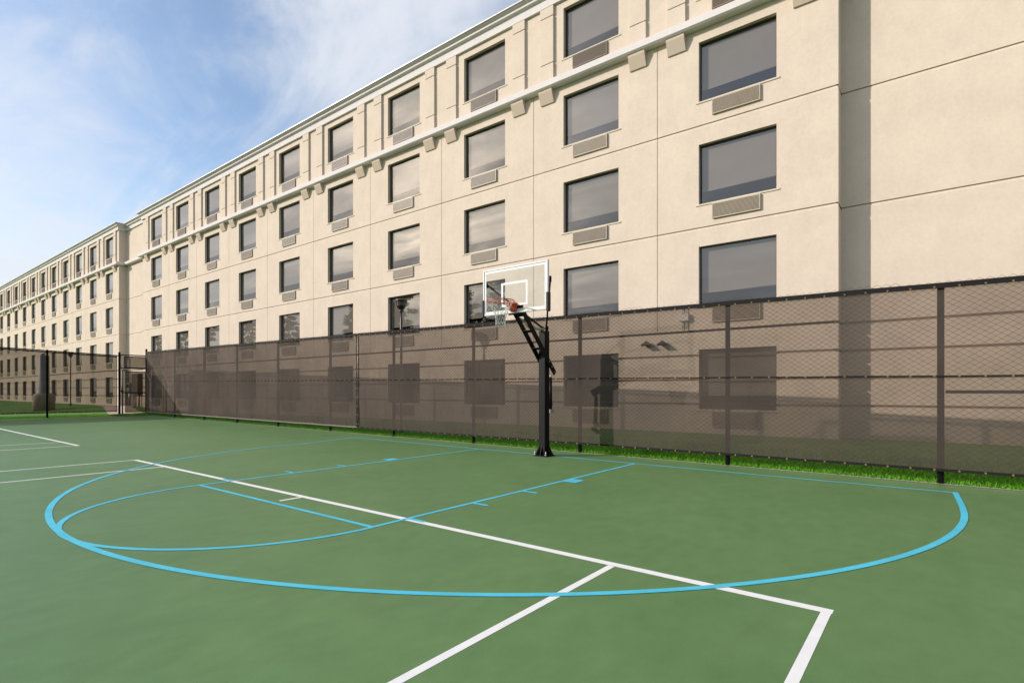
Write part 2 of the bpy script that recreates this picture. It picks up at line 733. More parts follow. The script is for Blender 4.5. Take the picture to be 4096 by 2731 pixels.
c = MB()
top = court_poly(0.0)
bot = court_poly(-0.05)
c.face(top)
for i in range(4):
    j = (i + 1) % 4
    c.quad(bot[i], bot[j], top[j], top[i])
court = c.build('court_surface', M['court'])
tag(court, kind='structure')

e = MB()
xs = np.arange(-26.9, 40, 0.25)
for a, b in zip(xs[:-1], xs[1:]):
    wa = 0.05 + 0.05 * mnoise.noise((a * 1.3, 3, 1))
    wb = 0.05 + 0.05 * mnoise.noise((b * 1.3, 3, 1))
    e.quad((a, fy(a) - EDGE + 0.001, 0.004), (b, fy(b) - EDGE + 0.001, 0.004), (b, fy(b) + 0.03 + wb, 0.003), (a, fy(a) + 0.03 + wa, 0.003))
tag(e.build('court_edge', M['edge']), kind='structure')

# lawn, rising gently to the building
vs, fs = [], []
nx, ny = 150, 24
X = np.linspace(-108, 40, nx)
for i, x in enumerate(X):
    y0 = fy(x) + 0.0 if x > -27 else -14 - 0
    for j in range(ny):
        y = y0 + (4.4 - y0) * j / (ny - 1)
        z = lawn_z(x, y) - 0.01 + (0.0 if j == 0 else 0.008 * mnoise.noise((x * 0.6, y * 0.9, 0)))
        vs.append((x, y, z))
for i in range(nx - 1):
    for j in range(ny - 1):
        a = i * ny + j
        fs.append((a, a + ny, a + ny + 1, a + 1))
# the lawn beyond the end fence starts at its own line
lawn = np_mesh('lawn', [(x if not (-28.5 < x < -26.0) else x, y, z) for x, y, z in vs], fs, M['lawn'])
tag(lawn, kind='structure')
pth = MB()
ctr = [(-26.94, 0.28, 2.12), (-28.5, 0.62, 2.2), (-30.0, 0.95, 2.4), (-32.0, 1.4, 2.75), (-34.0, 1.9, 3.6), (-36.5, 2.3, 3.6)]
for (xa, a0, a1), (xb, b0, b1) in zip(ctr[:-1], ctr[1:]):
    for q in range(6):
        f0, f1 = q / 6, (q + 1) / 6
        P4 = [(xb, b0 + (b1 - b0) * f0), (xa, a0 + (a1 - a0) * f0), (xa, a0 + (a1 - a0) * f1), (xb, b0 + (b1 - b0) * f1)]
        pth.quad(*[(px_, py_, lawn_z(px_ - 0.07, py_) + 0.016) for px_, py_ in P4])
tag(pth.build('path', M['path']), kind='structure')


# grass blades
def blades(name, pts, hmin, hmax, w):
    n = len(pts)
    P = np.array(pts)
    ang = rng.uniform(0, 2 * np.pi, n)
    h = rng.uniform(hmin, hmax, n)
    lean = rng.uniform(-0.45, 0.45, (n, 2)) * h[:, None]
    ww = w * rng.uniform(0.6, 1.3, n)
    dx, dy = np.cos(ang) * ww / 2, np.sin(ang) * ww / 2
    v = np.zeros((n, 3, 3))
    v[:, 0] = P - np.stack([dx, dy, np.zeros(n)], 1)
    v[:, 1] = P + np.stack([dx, dy, np.zeros(n)], 1)
    v[:, 2] = P + np.stack([lean[:, 0], lean[:, 1], h], 1)
    f = np.arange(n * 3).reshape(n, 3)
    o = np_mesh(name, v.reshape(-1, 3), f, M['blade'])
    return tag(o, kind='stuff')


pts = []
for _ in range(90000):
    x = 12 - 39 * (random.random() ** 1.35)
    y = fy(x) + 0.02 + 1.5 * random.random() ** 1.4
    pts.append((x, y, lawn_z(x, y) - 0.01))
for _ in range(22000):
    y = 0.4 - 13 * random.random()
    x = -27.03 - 2.6 * random.random() ** 1.3
    pts.append((x, y, -0.01))
for _ in range(3500):
    x = -24.6 - 2.3 * random.random()
    y = fy(x) + 0.02 + 2 * random.random()
    pts.append((x, y, lawn_z(x, y) - 0.01))
blades('grass', pts, 0.035, 0.105, 0.012)


# ------------------------------------------------------------------ court markings
def polyline_strip(mb, pts, w, z):
    """flat band of width w along pts, mitred"""
    P = [Vector((p[0], p[1], 0)) for p in pts]
    n = len(P)
    Ls, Rs = [], []
    for i in range(n):
        t1 = (P[i] - P[i - 1]).normalized() if i else (P[1] - P[0]).normalized()
        t2 = (P[i + 1] - P[i]).normalized() if i < n - 1 else t1
        n1 = Vector((-t1.y, t1.x, 0))
        n2 = Vector((-t2.y, t2.x, 0))
        b = (n1 + n2).normalized()
        k = 1 / max(b.dot(n1), 0.3)
        Ls.append(P[i] + b * (w / 2 * k))
        Rs.append(P[i] - b * (w / 2 * k))
    for i in range(n - 1):
        mb.quad((Rs[i].x, Rs[i].y, z), (Rs[i + 1].x, Rs[i + 1].y, z), (Ls[i + 1].x, Ls[i + 1].y, z), (Ls[i].x, Ls[i].y, z))


LW = 0.052
blue = MB()
Z1 = 0.0022
bl = [(-6.69, 0.13), (-2.05, 0.01), (1.67, -0.14), (6.03, -0.225)]
polyline_strip(blue, bl, LW, Z1)
lane_l = [(-2.02, -0.02), (-1.93, -5.73)]
lane_r = [(1.70, -0.165), (1.72, -5.73)]
polyline_strip(blue, lane_l, LW, Z1 + 0.0003)
polyline_strip(blue, lane_r, LW, Z1 + 0.0003)
polyline_strip(blue, [(-1.95, -5.73), (1.745, -5.73)], LW, Z1 + 0.0006)
cxx, cr = -0.10, 1.83
arc = [(cxx + cr * math.cos(a), -5.74 + cr * math.sin(a)) for a in np.linspace(math.pi, 2 * math.pi, 64)]
polyline_strip(blue, arc, LW, Z1 + 0.0009)
R3 = 6.03
b_arc = [(-6.62, 0.10), (-6.36, -0.9)]
for a in np.linspace(math.pi + 0.02, 2 * math.pi - 0.0, 140):
    x = -0.03 + R3 * math.cos(a) * 1.008
    y = -1.62 + R3 * 0.985 * math.sin(a)
    b_arc.append((x, y))
b_arc += [(6.045, -1.25), (6.03, -0.8), (6.005, -0.20)]
polyline_strip(blue, b_arc, LW + 0.006, Z1 + 0.0012)


def rect(mb, x0, y0, x1, y1, z):
    mb.quad((x0, y0, z), (x1, y0, z), (x1, y1, z), (x0, y1, z))


for sx, xe in ((1, 1.735), (-1, -1.99)):
    rect(blue, min(xe, xe + sx * 0.2), -2.50, max(xe, xe + sx * 0.2), -2.24, Z1 + 0.0015)
    for yy in (-3.43, -4.36, -5.30):
        rect(blue, min(xe, xe + sx * 0.22), yy - LW / 2, max(xe, xe + sx * 0.22), yy + LW / 2, Z1 + 0.0015)
tag(blue.build('basketball_court_marking', M['blue_line']), kind='structure')

white = MB()
Z0 = 0.0010
TW = 0.052
tb = [(-5.73, -5.285), (5.36, -5.345)]
polyline_strip(white, tb, 0.075, Z0)
polyline_strip(white, [(5.33, -5.35), (5.345, -13)], TW, Z0 + 0.0003)
polyline_strip(white, [(3.985, -5.38), (4.00, -13)], TW, Z0 + 0.0003)
polyline_strip(white, [(-4.30, -5.31), (-4.27, -16)], TW, Z0 + 0.0003)
polyline_strip(white, [(-5.71, -5.28), (-5.74, -16)], TW, Z0 + 0.0003)
polyline_strip(white, [(-0.10, -5.32), (-0.10, -5.62)], TW, Z0 + 0.0006)
# neighbouring court
polyline_strip(white, [(-9.80, -5.14), (-20.8, -5.05)], 0.075, Z0)
polyline_strip(white, [(-9.83, -5.16), (-9.80, -16)], TW, Z0 + 0.0003)
polyline_strip(white, [(-11.22, -5.16), (-11.19, -16)], TW, Z0 + 0.0003)
polyline_strip(white, [(-19.4, -5.07), (-19.4, -16)], TW, Z0 + 0.0003)
polyline_strip(white, [(-20.77, -5.06), (-20.77, -16)], TW, Z0 + 0.0003)
tag(white.build('tennis_court_marking', M['white_line']), kind='structure')


# ------------------------------------------------------------------ buildings
def facade(mb, x0, x1, Y, zprof, holes, vg=(), vgd=0.016, vgw=0.022):
    """wall face (normal -Y) with horizontal profile, window holes and vertical grooves"""
    brk = {x0, x1}
    for h in holes:
        brk |= {h[0], h[1]}
    gro = []
    for x in vg:
        if x0 < x < x1:
            gro.append((x - vgw / 2, x + vgw / 2))
            brk |= {x - vgw / 2, x + vgw / 2}
    xs = sorted(brk)
    zp = list(zprof)
    zs = sorted({h[2] for h in holes} | {h[3] for h in holes})
    for z in zs:
        if not any(abs(z - q[0]) < 1e-6 for q in zp):
            for i in range(len(zp) - 1):
                if zp[i][0] < z < zp[i + 1][0]:
                    t = (z - zp[i][0]) / (zp[i + 1][0] - zp[i][0])
                    zp.insert(i + 1, (z, zp[i][1] + t * (zp[i + 1][1] - zp[i][1])))
                    break
    def off(i):
        xm = (xs[i] + xs[i + 1]) / 2
        return vgd if any(a < xm < b for a, b in gro) else 0.0
    for i in range(len(xs) - 1):
        xa, xb = xs[i], xs[i + 1]
        xm = (xa + xb) / 2
        oi = off(i)
        col = [h for h in holes if h[0] - 1e-6 < xm < h[1] + 1e-6]
        for j in range(len(zp) - 1):
            za, oa = zp[j]
            zb, ob = zp[j + 1]
            zm = (za + zb) / 2
            if any(h[2] - 1e-6 < zm < h[3] + 1e-6 for h in col) and zb - za > 1e-7:
                continue
            mb.quad((xa, Y + oi + oa, za), (xb, Y + oi + oa, za), (xb, Y + oi + ob, zb), (xa, Y + oi + ob, zb))
        if i < len(xs) - 2:
            o2 = off(i + 1)
            if abs(o2 - oi) > 1e-6:
                for j in range(len(zp) - 1):
                    za, oa = zp[j]
                    zb, ob = zp[j + 1]
                    mb.quad((xb, Y + oi + oa, za), (xb, Y + o2 + oa, za), (xb, Y + o2 + ob, zb), (xb, Y + oi + ob, zb))
    D = 0.30
    for xa, xb, za, zb in holes:
        mb.quad((xa, Y, za), (xa, Y + D, za), (xa, Y + D, zb), (xa, Y, zb))
        mb.quad((xb, Y, za), (xb, Y, zb), (xb, Y + D, zb), (xb, Y + D, za))
        mb.quad((xa, Y, zb), (xa, Y + D, zb), (xb, Y + D, zb), (xb, Y, zb))
        mb.quad((xa, Y, za), (xb, Y, za), (xb, Y + D, za), (xa, Y + D, za))


def prof_floor(z):      # thin joint with a sloped lower lip
    return [(z - 0.060, 0.0), (z - 0.050, 0.010), (z - 0.014, 0.016), (z - 0.016, 0.042), (z + 0.010, 0.042), (z + 0.010, 0.0)]


def prof_rust(z):       # wide rusticated joint
    return [(z - 0.036, 0.0), (z - 0.024, 0.080), (z + 0.030, 0.080), (z + 0.030, 0.0)]


ZP_ALL = [(-0.3, 0.0)]
for z in (0.92, 1.555, 2.19):
    ZP_ALL += prof_rust(z)
ZP_ALL += prof_rust(2.83)
for z in (5.52, 8.18):
    ZP_ALL += prof_floor(z)
ZP_ALL += [(TOPZ + 0.42, 0.0)]


def block(name, cat, label, x0, x1, Y, holes, vg, extra):
    root = empty(name, ((x0 + x1) / 2, Y, 0))
    tag(root, label, cat)
    inv = (-(x0 + x1) / 2, -Y, 0)
    w = MB()
    lowz = [p for p in ZP_ALL if p[0] <= 2.858 + 1e-6]
    midz = [(2.858, 0.0)] + [p for p in ZP_ALL if 2.9 < p[0] < 9] + [(10.70, 0.0)]
    uppz = [(10.70, 0.0), (TOPZ + 0.42, 0.0)]
    facade(w, x0, x1, Y, lowz, [h for h in holes if h[3] < 2.86])
    facade(w, x0, x1, Y, midz, [h for h in holes if 2.9 < h[2] < 10], vg)
    facade(w, x0, x1, Y, uppz, [h for h in holes if h[2] > 10.9])
    extra(w)
    o = w.build('wall', M['wall'])
    o.parent = root
    o.location = inv
    # rooms behind the glass: a back wall and the floor slabs
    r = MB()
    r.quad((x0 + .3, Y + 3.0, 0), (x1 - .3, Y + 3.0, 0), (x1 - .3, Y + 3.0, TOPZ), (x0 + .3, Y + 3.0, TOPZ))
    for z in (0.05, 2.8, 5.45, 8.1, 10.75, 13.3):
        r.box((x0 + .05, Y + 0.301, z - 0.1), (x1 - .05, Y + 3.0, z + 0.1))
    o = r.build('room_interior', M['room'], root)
    o.location = inv
    place(root)
    return root, inv


def sweep(mb, path, prof):
    """profile of (outward, z) pairs swept along plan path, mitred; outward = right-hand side of travel"""
    P = [Vector((a, b, 0)) for a, b in path]
    n = len(P)
    rows = []
    for i in range(n):
        t1 = (P[i] - P[i - 1]).normalized() if i else (P[1] - P[0]).normalized()
        t2 = (P[i + 1] - P[i]).normalized() if i < n - 1 else t1
        n1 = Vector((t1.y, -t1.x, 0))
        n2 = Vector((t2.y, -t2.x, 0))
        b = (n1 + n2).normalized()
        k = 1 / max(b.dot(n1), 0.3)
        rows.append([(P[i].x + b.x * k * o, P[i].y + b.y * k * o, z) for o, z in prof])
    for i in range(n - 1):
        for j in range(len(prof) - 1):
            mb.quad(rows[i][j], rows[i + 1][j], rows[i + 1][j + 1], rows[i][j + 1])
    mb.face(rows[0])
    mb.face(rows[-1][::-1])


CORN = [(0.0, 13.29), (0.085, 13.29), (0.085, 13.55), (0.12, 13.565), (0.19, 13.585), (0.19, 13.665), (0.23, 13.68), (0.29, 13.71), (0.0, 13.715)]
CAPP = [(0.0, 13.718), (0.27, 13.718), (0.315, 13.722), (0.315, 13.765), (0.0, 13.80)]
BELT = [(0.0, 10.675), (0.20, 10.675), (0.25, 10.715), (0.25, 10.885), (0.22, 10.91), (0.0, 10.925)]


def window_set(root, inv, centers, Y, ww, floors, acw):
    """one window with its pane and shade and one grille, then copies"""
    f = MB()
    h = WH
    d0, d1 = 0.115, 0.16
    t = 0.032
    for lo, hi in (((-ww / 2, d0, 0), (-ww / 2 + t, d1, h)), ((ww / 2 - t, d0, 0), (ww / 2, d1, h)),
                   ((-ww / 2 + t, d0, 0), (ww / 2 - t, d1, t)), ((-ww / 2 + t, d0, h - t), (ww / 2 - t, d1, h))):
        f.box(lo, hi)
    fr = f.build('window', M['frame'], root)
    pn = MB().quad((-ww / 2 + t, d0 + .02, t), (ww / 2 - t, d0 + .02, t), (ww / 2 - t, d0 + .02, h - t), (-ww / 2 + t, d0 + .02, h - t)).build('pane', M['pane'], fr)
    sh = MB()
    sh.box((-ww / 2 + .01, d0 + .062, 0.36), (ww / 2 - .01, d0 + .068, h - .01))
    sh.tube([(-ww / 2 + .01, d0 + .065, 0.36), (ww / 2 - .01, d0 + .065, 0.36)], 0.012, 6)
    shd = sh.build('roller_shade', M['shade'], fr)
    sl = MB()
    sl.hexa([(-ww / 2 - .07, -.022, -.045), (ww / 2 + .07, -.022, -.045), (ww / 2 + .07, .155, -.045), (-ww / 2 - .07, .155, -.045),
             (-ww / 2 - .07, -.022, -.008), (ww / 2 + .07, -.022, -.008), (ww / 2 + .07, .155, .004), (-ww / 2 - .07, .155, .004)])
    sill = sl.build('sill', M['sill'], fr)

    def grille(mname, mm):
        a = MB()
        hh = 0.385
        a.box((-acw / 2, -0.055, -hh), (-acw / 2 + .02, 0.0, 0))
        a.box((acw / 2 - .02, -0.055, -hh), (acw / 2, 0.0, 0))
        a.box((-acw / 2 + .02, -0.055, -.018), (acw / 2 - .02, 0.0, 0))
        a.box((-acw / 2 + .02, -0.055, -hh), (acw / 2 - .02, 0.0, -hh + .018))
        n = 13
        for i in range(n):
            z = -.024 - (hh - .05) * i / (n - 1)
            a.hexa([(-acw / 2 + .02, -.053, z - .010), (acw / 2 - .02, -.053, z - .010), (acw / 2 - .02, -.02, z), (-acw / 2 + .02, -.02, z),
                    (-acw / 2 + .02, -.053, z + .003), (acw / 2 - .02, -.053, z + .003), (acw / 2 - .02, -.02, z + .008), (-acw / 2 + .02, -.02, z + .008)])
        g0 = a.build('air_conditioner_grille', mm, root)
        MB().quad((-acw / 2 + .02, -.012, -hh + .018), (acw / 2 - .02, -.012, -hh + .018), (acw / 2 - .02, -.012, -.018), (-acw / 2 + .02, -.012, -.018)).build('slat_gap_shadow', M['grille_gap'], g0)  # dark sheet: shade between the slats put into its colour
        return g0
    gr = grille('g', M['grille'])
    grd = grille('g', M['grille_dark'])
    first = {'w': True, 'g': True, 'd': True}
    for k, xc in enumerate(centers):
        for fl in floors:
            z = FLOORS[fl]
            loc = (xc + inv[0], 0.0, z)
            if first['w']:
                w = fr
                w.location = loc
                first['w'] = False
            else:
                w = dup(fr, root, loc)
                q = dup(pn, w)
                q.rotation_euler = (random.gauss(0, .004), 0, random.gauss(0, .004))
                if fl > 0:
                    q = dup(shd, w)
                    q.scale = (1, 1, 1)
                    q.location = (0, 0, random.uniform(-.012, .012))
                dup(sill, w)
            gl = (xc + inv[0] + 0.0, 0.0, z - 0.055)
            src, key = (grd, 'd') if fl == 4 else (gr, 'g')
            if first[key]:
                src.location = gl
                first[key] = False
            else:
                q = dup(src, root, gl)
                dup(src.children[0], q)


def corbels_pilasters(root, inv, joints, Y, x0, x1):
    cb = MB()
    w = 0.245
    cb.face([(-w, 0, 10.27), (-w, -.045, 10.275), (-w, -.17, 10.60), (-w, -.17, 10.673), (-w, 0, 10.673)][::-1])
    cb.face([(w, 0, 10.27), (w, -.045, 10.275), (w, -.17, 10.60), (w, -.17, 10.673), (w, 0, 10.673)])
    pr = [(0, 10.27), (-.045, 10.275), (-.17, 10.60), (-.17, 10.673), (0, 10.673)]
    for i in range(4):
        cb.quad((-w, pr[i][0], pr[i][1]), (w, pr[i][0], pr[i][1]), (w, pr[i + 1][0], pr[i + 1][1]), (-w, pr[i + 1][0], pr[i + 1][1]))
    corb = cb.build('corbel', M['corbel'], root)
    pl = MB()
    d = 0.075
    segs = [(10.925, 11.485), (11.525, 12.945), (12.985, 13.288)]
    for a, b in segs:
        pl.box((-w, -d, a), (w, -.0005, b))
    for a, b in ((11.485, 11.525), (12.945, 12.985)):
        pl.box((-w + .022, -d + .022, a), (w - .022, -.0005, b))
    pil = pl.build('pilaster', M['wall'], root)
    first = True
    for jx in joints:
        for s in (-0.555, 0.555):
            x = jx + s
            if not (x0 + 0.25 < x < x1 - 0.2):
                continue
            if first:
                corb.location = (x + inv[0], 0, 0)
                pil.location = (x + inv[0], 0, 0)
                first = False
            else:
                dup(corb, root, (x + inv[0], 0, 0))
                dup(pil, root, (x + inv[0], 0, 0))


# --- main block
centers = [J0 + BAY / 2 - BAY * k - 0.018 for k in range(10)]
WW = 1.87
holes = [(x - WW / 2, x + WW / 2, FLOORS[f], FLOORS[f] + WH) for x in centers for f in range(5)]
joints = [J0 + BAY - BAY * k for k in range(11)]
XE = 26.0


def main_extra(w):
    # set-back walls either side, returns, parapet back and roof edge
    zr = [p for p in ZP_ALL]
    facade(w, XR, XE, RYR, zr, [])
    for i in range(len(zr) - 1):
        (za, oa), (zb, ob) = zr[i], zr[i + 1]
        w.quad((XR - oa, FY, za), (XR - oa, RYR + 0.03, za), (XR - ob, RYR + 0.03, zb), (XR - ob, FY, zb))
    facade(w, WX, XL, RYL, [p for p in ZP_ALL], [])
    w.quad((XL, RYL + .03, -.3), (XL, FY, -.3), (XL, FY, TOPZ + .42), (XL, RYL + .03, TOPZ + .42))
    w.quad((XE, RYR, -.3), (XE, 22, -.3), (XE, 22, TOPZ + .42), (XE, RYR, TOPZ + .42))
    w.quad((XE, 22, -.3), (WX, 22, -.3), (WX, 22, TOPZ + .42), (XE, 22, TOPZ + .42))


hotel, hinv = block('hotel_building', 'building', 'cream stucco hotel block with ten columns of windows directly behind the long fence', XL, XR, FY, holes, joints[1:-1], main_extra)
window_set(hotel, hinv, centers, FY, WW, range(5), 1.16)
corbels_pilasters(hotel, hinv, joints, FY, XL, XR)
path = [(WX, RYL), (XL, RYL), (XL, FY), (XR, FY), (XR, RYR), (XE, RYR)]


def trim(root, inv, path):
    a = MB()
    sweep(a, path, CORN)
    a.build('cornice', M['trim'], root).location = inv
    a = MB()
    sweep(a, path, CAPP)
    a.build('roof_coping', M['cap'], root).location = inv
    a = MB()
    sweep(a, path, BELT)
    a.build('belt_course', M['trim'], root).location = inv


trim(hotel, hinv, path)
rf = MB().quad((WX, RYL, 13.7), (XE, RYR, 13.7), (XE, 22, 13.7), (WX, 22, 13.7))
rf.build('roof', M['roof'], hotel).location = hinv

# --- far wing
WB = 3.92
wc = [-44.46 - WB * k for k in range(15)]
WWW = 1.72
wholes = [(x - WWW / 2, x + WWW / 2, FLOORS[f], FLOORS[f] + WH) for x in wc for f in range(5)]
wj = [-44.46 + WB / 2 - 0.15 - WB * k if k == 0 else -44.46 + WB / 2 - WB * k for k in range(16)]


def wing_extra(w):
    zr = ZP_ALL
    for i in range(len(zr) - 1):
        (za, oa), (zb, ob) = zr[i], zr[i + 1]
        w.quad((WX - oa, WY, za), (WX - oa, RYL + .04, za), (WX - ob, RYL + .04, zb), (WX - ob, WY, zb))
    w.quad((WEND, WY, -.3), (WEND, WY, TOPZ + .42), (WEND, 21, TOPZ + .42), (WEND, 21, -.3))
    w.quad((WX, 21, -.3), (WEND, 21, -.3), (WEND, 21, TOPZ + .42), (WX, 21, TOPZ + .42))


wing, winv = block('hotel_wing', 'building', 'farther cream hotel wing stepping forward beyond the gate, seen above the end fence', WEND, WX, WY, wholes, wj[1:], wing_extra)
window_set(wing, winv, wc, WY, WWW, range(5), 1.08)
corbels_pilasters(wing, winv, [-44.46 + WB / 2 - WB * k for k in range(16)], WY, WEND, WX + 0.1)
trim(wing, winv, [(WEND, WY), (WX, WY), (WX, RYL)])
rf = MB().quad((WEND, WY, 13.7), (WX, WY, 13.7), (WX, 21, 13.7), (WEND, 21, 13.7))
rf.build('roof', M['roof'], wing).location = winv


# ------------------------------------------------------------------ fences
def wire_mesh(name, P, s0, s1, zbot, ztop, pitch, half, r, parent):
    """woven chain link: zig-zag wires. P(s, z, off) -> xyz ; zbot, ztop are functions of s"""
    V, F = [], []
    n_w = int((s1 - s0) / pitch)
    base = 0
    cs = [(math.cos(a), math.sin(a)) for a in (0.5, 0.5 + 2.0944, 0.5 + 4.1888)]
    for i in range(n_w):
        s = s0 + pitch * (i + 0.5)
        zb, zt = zbot(s), ztop(s)
        n = int((zt - zb) / half)
        k = np.arange(n + 1)
        side = np.where((k + i) % 2 == 0, -1.0, 1.0)
        ss = s + side * pitch * 0.52
        zz = zb + k * half
        oo = side * r * 1.1
        ring = np.zeros((n + 1, 3, 3))
        for q, (ca, sa) in enumerate(cs):
            pts = P(ss + ca * r * 1.2, zz, oo + sa * r)
            ring[:, q] = np.stack(pts, 1)
        V.append(ring.reshape(-1, 3))
        a = base + np.arange(n) * 3
        for q in range(3):
            q2 = (q + 1) % 3
            F.append(np.stack([a + q, a + q2, a + 3 + q2, a + 3 + q], 1))
        base += (n + 1) * 3
    return np_mesh(name, np.concatenate(V), np.concatenate(F), M['wire'], parent)


def grommets(name, centers, normal, R, r, parent):
    mb = MB()
    nv = Vector(normal).normalized()
    u = nv.cross(Vector((0, 0, 1))).normalized()
    w = Vector((0, 0, 1))
    for cc in centers:
        cc = Vector(cc)
        mb.tube([cc + (u * math.cos(a) + w * math.sin(a)) * R for a in np.linspace(0, 2 * math.pi, 9)[:-1]], r, 4, closed=True)
    return mb.build(name, M['brass'], parent)


# long fence
def ftop(x):
    return 2.74 - 0.0185 * (x - 3) if np.ndim(x) == 0 else 2.74 - 0.0185 * (np.asarray(x) - 3)


FX0, FX1 = -26.95, 20.0
fence = empty('chain_link_fence', (0, fy(0), 0))
tag(fence, 'long black chain-link fence between the court and the hotel, with the screen tied to it', 'fence')
finv = (0, -fy(0), 0)
post_x = [-26.9, -22.87, -19.31, -16.05, -12.70, -9.29, -6.07, -2.98, 0.06, 3.03, 5.87, 8.9, 11.9, 14.9, 17.9]
for px in post_x:
    big = px in (-26.9,)
    p = MB()
    r = 0.045 if big else (0.040 if px != -19.31 else 0.055)
    t = ftop(px) + (0.14 if big else -0.03)
    yo = 0.035 if not big else 0.0
    prof = [(r, -0.1), (r, t), (r * 1.15, t), (r * 1.15, t + 0.02), (r * .7, t + .045), (0.004, t + .055)]
    p.lathe((px, fy(px) + yo, 0), prof, 12)
    o = p.build('post', M['black'], fence)
    o.location = finv
rl = MB()
rl.tube([(x, fy(x) + 0.03, ftop(x)) for x in np.linspace(FX0, FX1, 24)], 0.024, 8)
rl.build('top_rail', M['black'], fence).location = finv
mr_ = MB()
mr_.tube([(5.92, fy(5.92) + 0.035, 1.245), (FX1, fy(FX1) + 0.035, 1.235)], 0.022, 8)
mr_.build('brace_rail', M['black'], fence).location = finv
wm = wire_mesh('wire_mesh', lambda s, z, o: (s, 0.735 - 0.041 * s + o, z), FX0 + 0.05, FX1, lambda s: 0.005, lambda s: ftop(s) + 0.085, 0.0535, 0.037, 0.0030, fence)
wm.location = finv

# windscreens: two lengths of woven mesh laced to the fence, joined at a seam
SO = -0.045


def hem_z(x):
    return 0.195


def mid_z(x):
    return 1.50 - 0.0098 * (x - 1.5)


def windscreen(label, x0, x1, seam_right):
    root = empty('windscreen', ((x0 + x1) / 2, fy((x0 + x1) / 2), 0))
    tag(root, label, 'windscreen')
    inv = (-root.location.x, -root.location.y, 0)
    nx = int((x1 - x0) / 0.065)
    nz = 22
    vs, fs = [], []
    for i in range(nx + 1):
        x = x0 + (x1 - x0) * i / nx
        zt, zb = ftop(x) + 0.005, hem_z(x)
        sag = 0.006 * math.cos(2 * math.pi * x / 0.27)
        for j in range(nz + 1):
            t = j / nz
            z = zb + (zt - zb) * t
            tt = abs(z - mid_z(x)) if z > mid_z(x) else (mid_z(x) - z)
            dh = min(abs(z - mid_z(x)), zt - z, z - zb)
            belly = 0.022 * mnoise.noise((x * 0.5, z * 0.9, 2)) + 0.012 * mnoise.noise((x * 2.1, z * 1.6, 5))
            belly *= min(1.0, dh / 0.25)
            belly -= 0.010 * math.exp(-dh / 0.12) * math.cos(2 * math.pi * x / 0.262) * (0.6 + mnoise.noise((x * 1.7, dh, 8)))
            zz = z + (sag if j in (0,) else 0) * 1.0
            vs.append((x, fy(x) + SO + belly, zz))
    for i in range(nx):
        for j in range(nz):
            a = i * (nz + 1) + j
            fs.append((a, a + nz + 1, a + nz + 2, a + 1))
    o = np_mesh('fabric', vs, fs, M['screen'], root)
    o.location = inv
    for pl in o.data.polygons:
        pl.use_smooth = True
    # hems: top, bottom, middle
    def hem(name, zf, hw, m, d=-0.012):
        mb = MB()
        n = int((x1 - x0) / 0.27)
        for i in range(n):
            a, b = x0 + (x1 - x0) * i / n, x0 + (x1 - x0) * (i + 1) / n
            za = zf(a) + 0.008 * mnoise.noise((a * 1.1, hw, 0))
            zb = zf(b) + 0.008 * mnoise.noise((b * 1.1, hw, 0))
            ya, yb = fy(a) + SO + d, fy(b) + SO + d
            mb.hexa([(a, ya - .004, za - hw), (b, yb - .004, zb - hw), (b, yb + .004, zb - hw), (a, ya + .004, za - hw),
                     (a, ya - .004, za + hw), (b, yb - .004, zb + hw), (b, yb + .004, zb + hw), (a, ya + .004, za + hw)])
        h = mb.build(name, m, root)
        h.location = inv
        return h
    pale = seam_right
    ht = hem('hem', lambda x: ftop(x) - 0.012, 0.036, M['hem'], -0.028)
    hb = hem('hem', hem_z, 0.018, M['hem_pale'] if pale else M['hem'])
    hm = hem('hem', mid_z, 0.010, M['hem'])
    nrm = (0.041, 1, 0)
    gx = np.arange(x0 + 0.1, x1 - 0.02, 0.262)
    for h, zf, dz, d in ((ht, lambda x: ftop(x) - 0.03, 0, -0.036), (hb, hem_z, 0, -0.018), (hm, mid_z, 0, -0.018)):
        gg = grommets('grommet', [(x, fy(x) + SO + d, zf(x)) for x in gx], nrm, 0.009, 0.0036, h)
        gg['kind'] = 'stuff'
    # laced vertical edge at the seam
    xs_ = x1 - 0.02 if seam_right else x0 + 0.02
    mb = MB()
    zt = ftop(xs_) - 0.05
    for i in range(18):
        a, b = 0.2 + (zt - 0.2) * i / 18, 0.2 + (zt - 0.2) * (i + 1) / 18
        xo = 0.012 * mnoise.noise((i * 0.9, 1.0, 3.0 + seam_right))
        mb.box((xs_ - .022 + xo, fy(xs_) + SO - .018, a), (xs_ + .022 + xo, fy(xs_) + SO - .010, b - .002))
    eh = mb.build('edge_binding', M['hem'], root)
    eh.location = inv
    gg = grommets('grommet', [(xs_, fy(xs_) + SO - .022, z) for z in np.arange(0.3, zt, 0.262)], nrm, 0.009, 0.0036, eh)
    gg['kind'] = 'stuff'
    return root


windscreen('worn brown windscreen on the long fence, far length from the gate to the laced seam', -26.8, -7.70, True)
windscreen('brown windscreen on the long fence, near length behind the basketball hoop', -7.66, FX1 - 0.1, False)

# end fence, across the far end of the courts
EX = -27.0
ETOP = 3.10


def etop(y):
    return 3.07 - 0.032 * (y - 0.6)


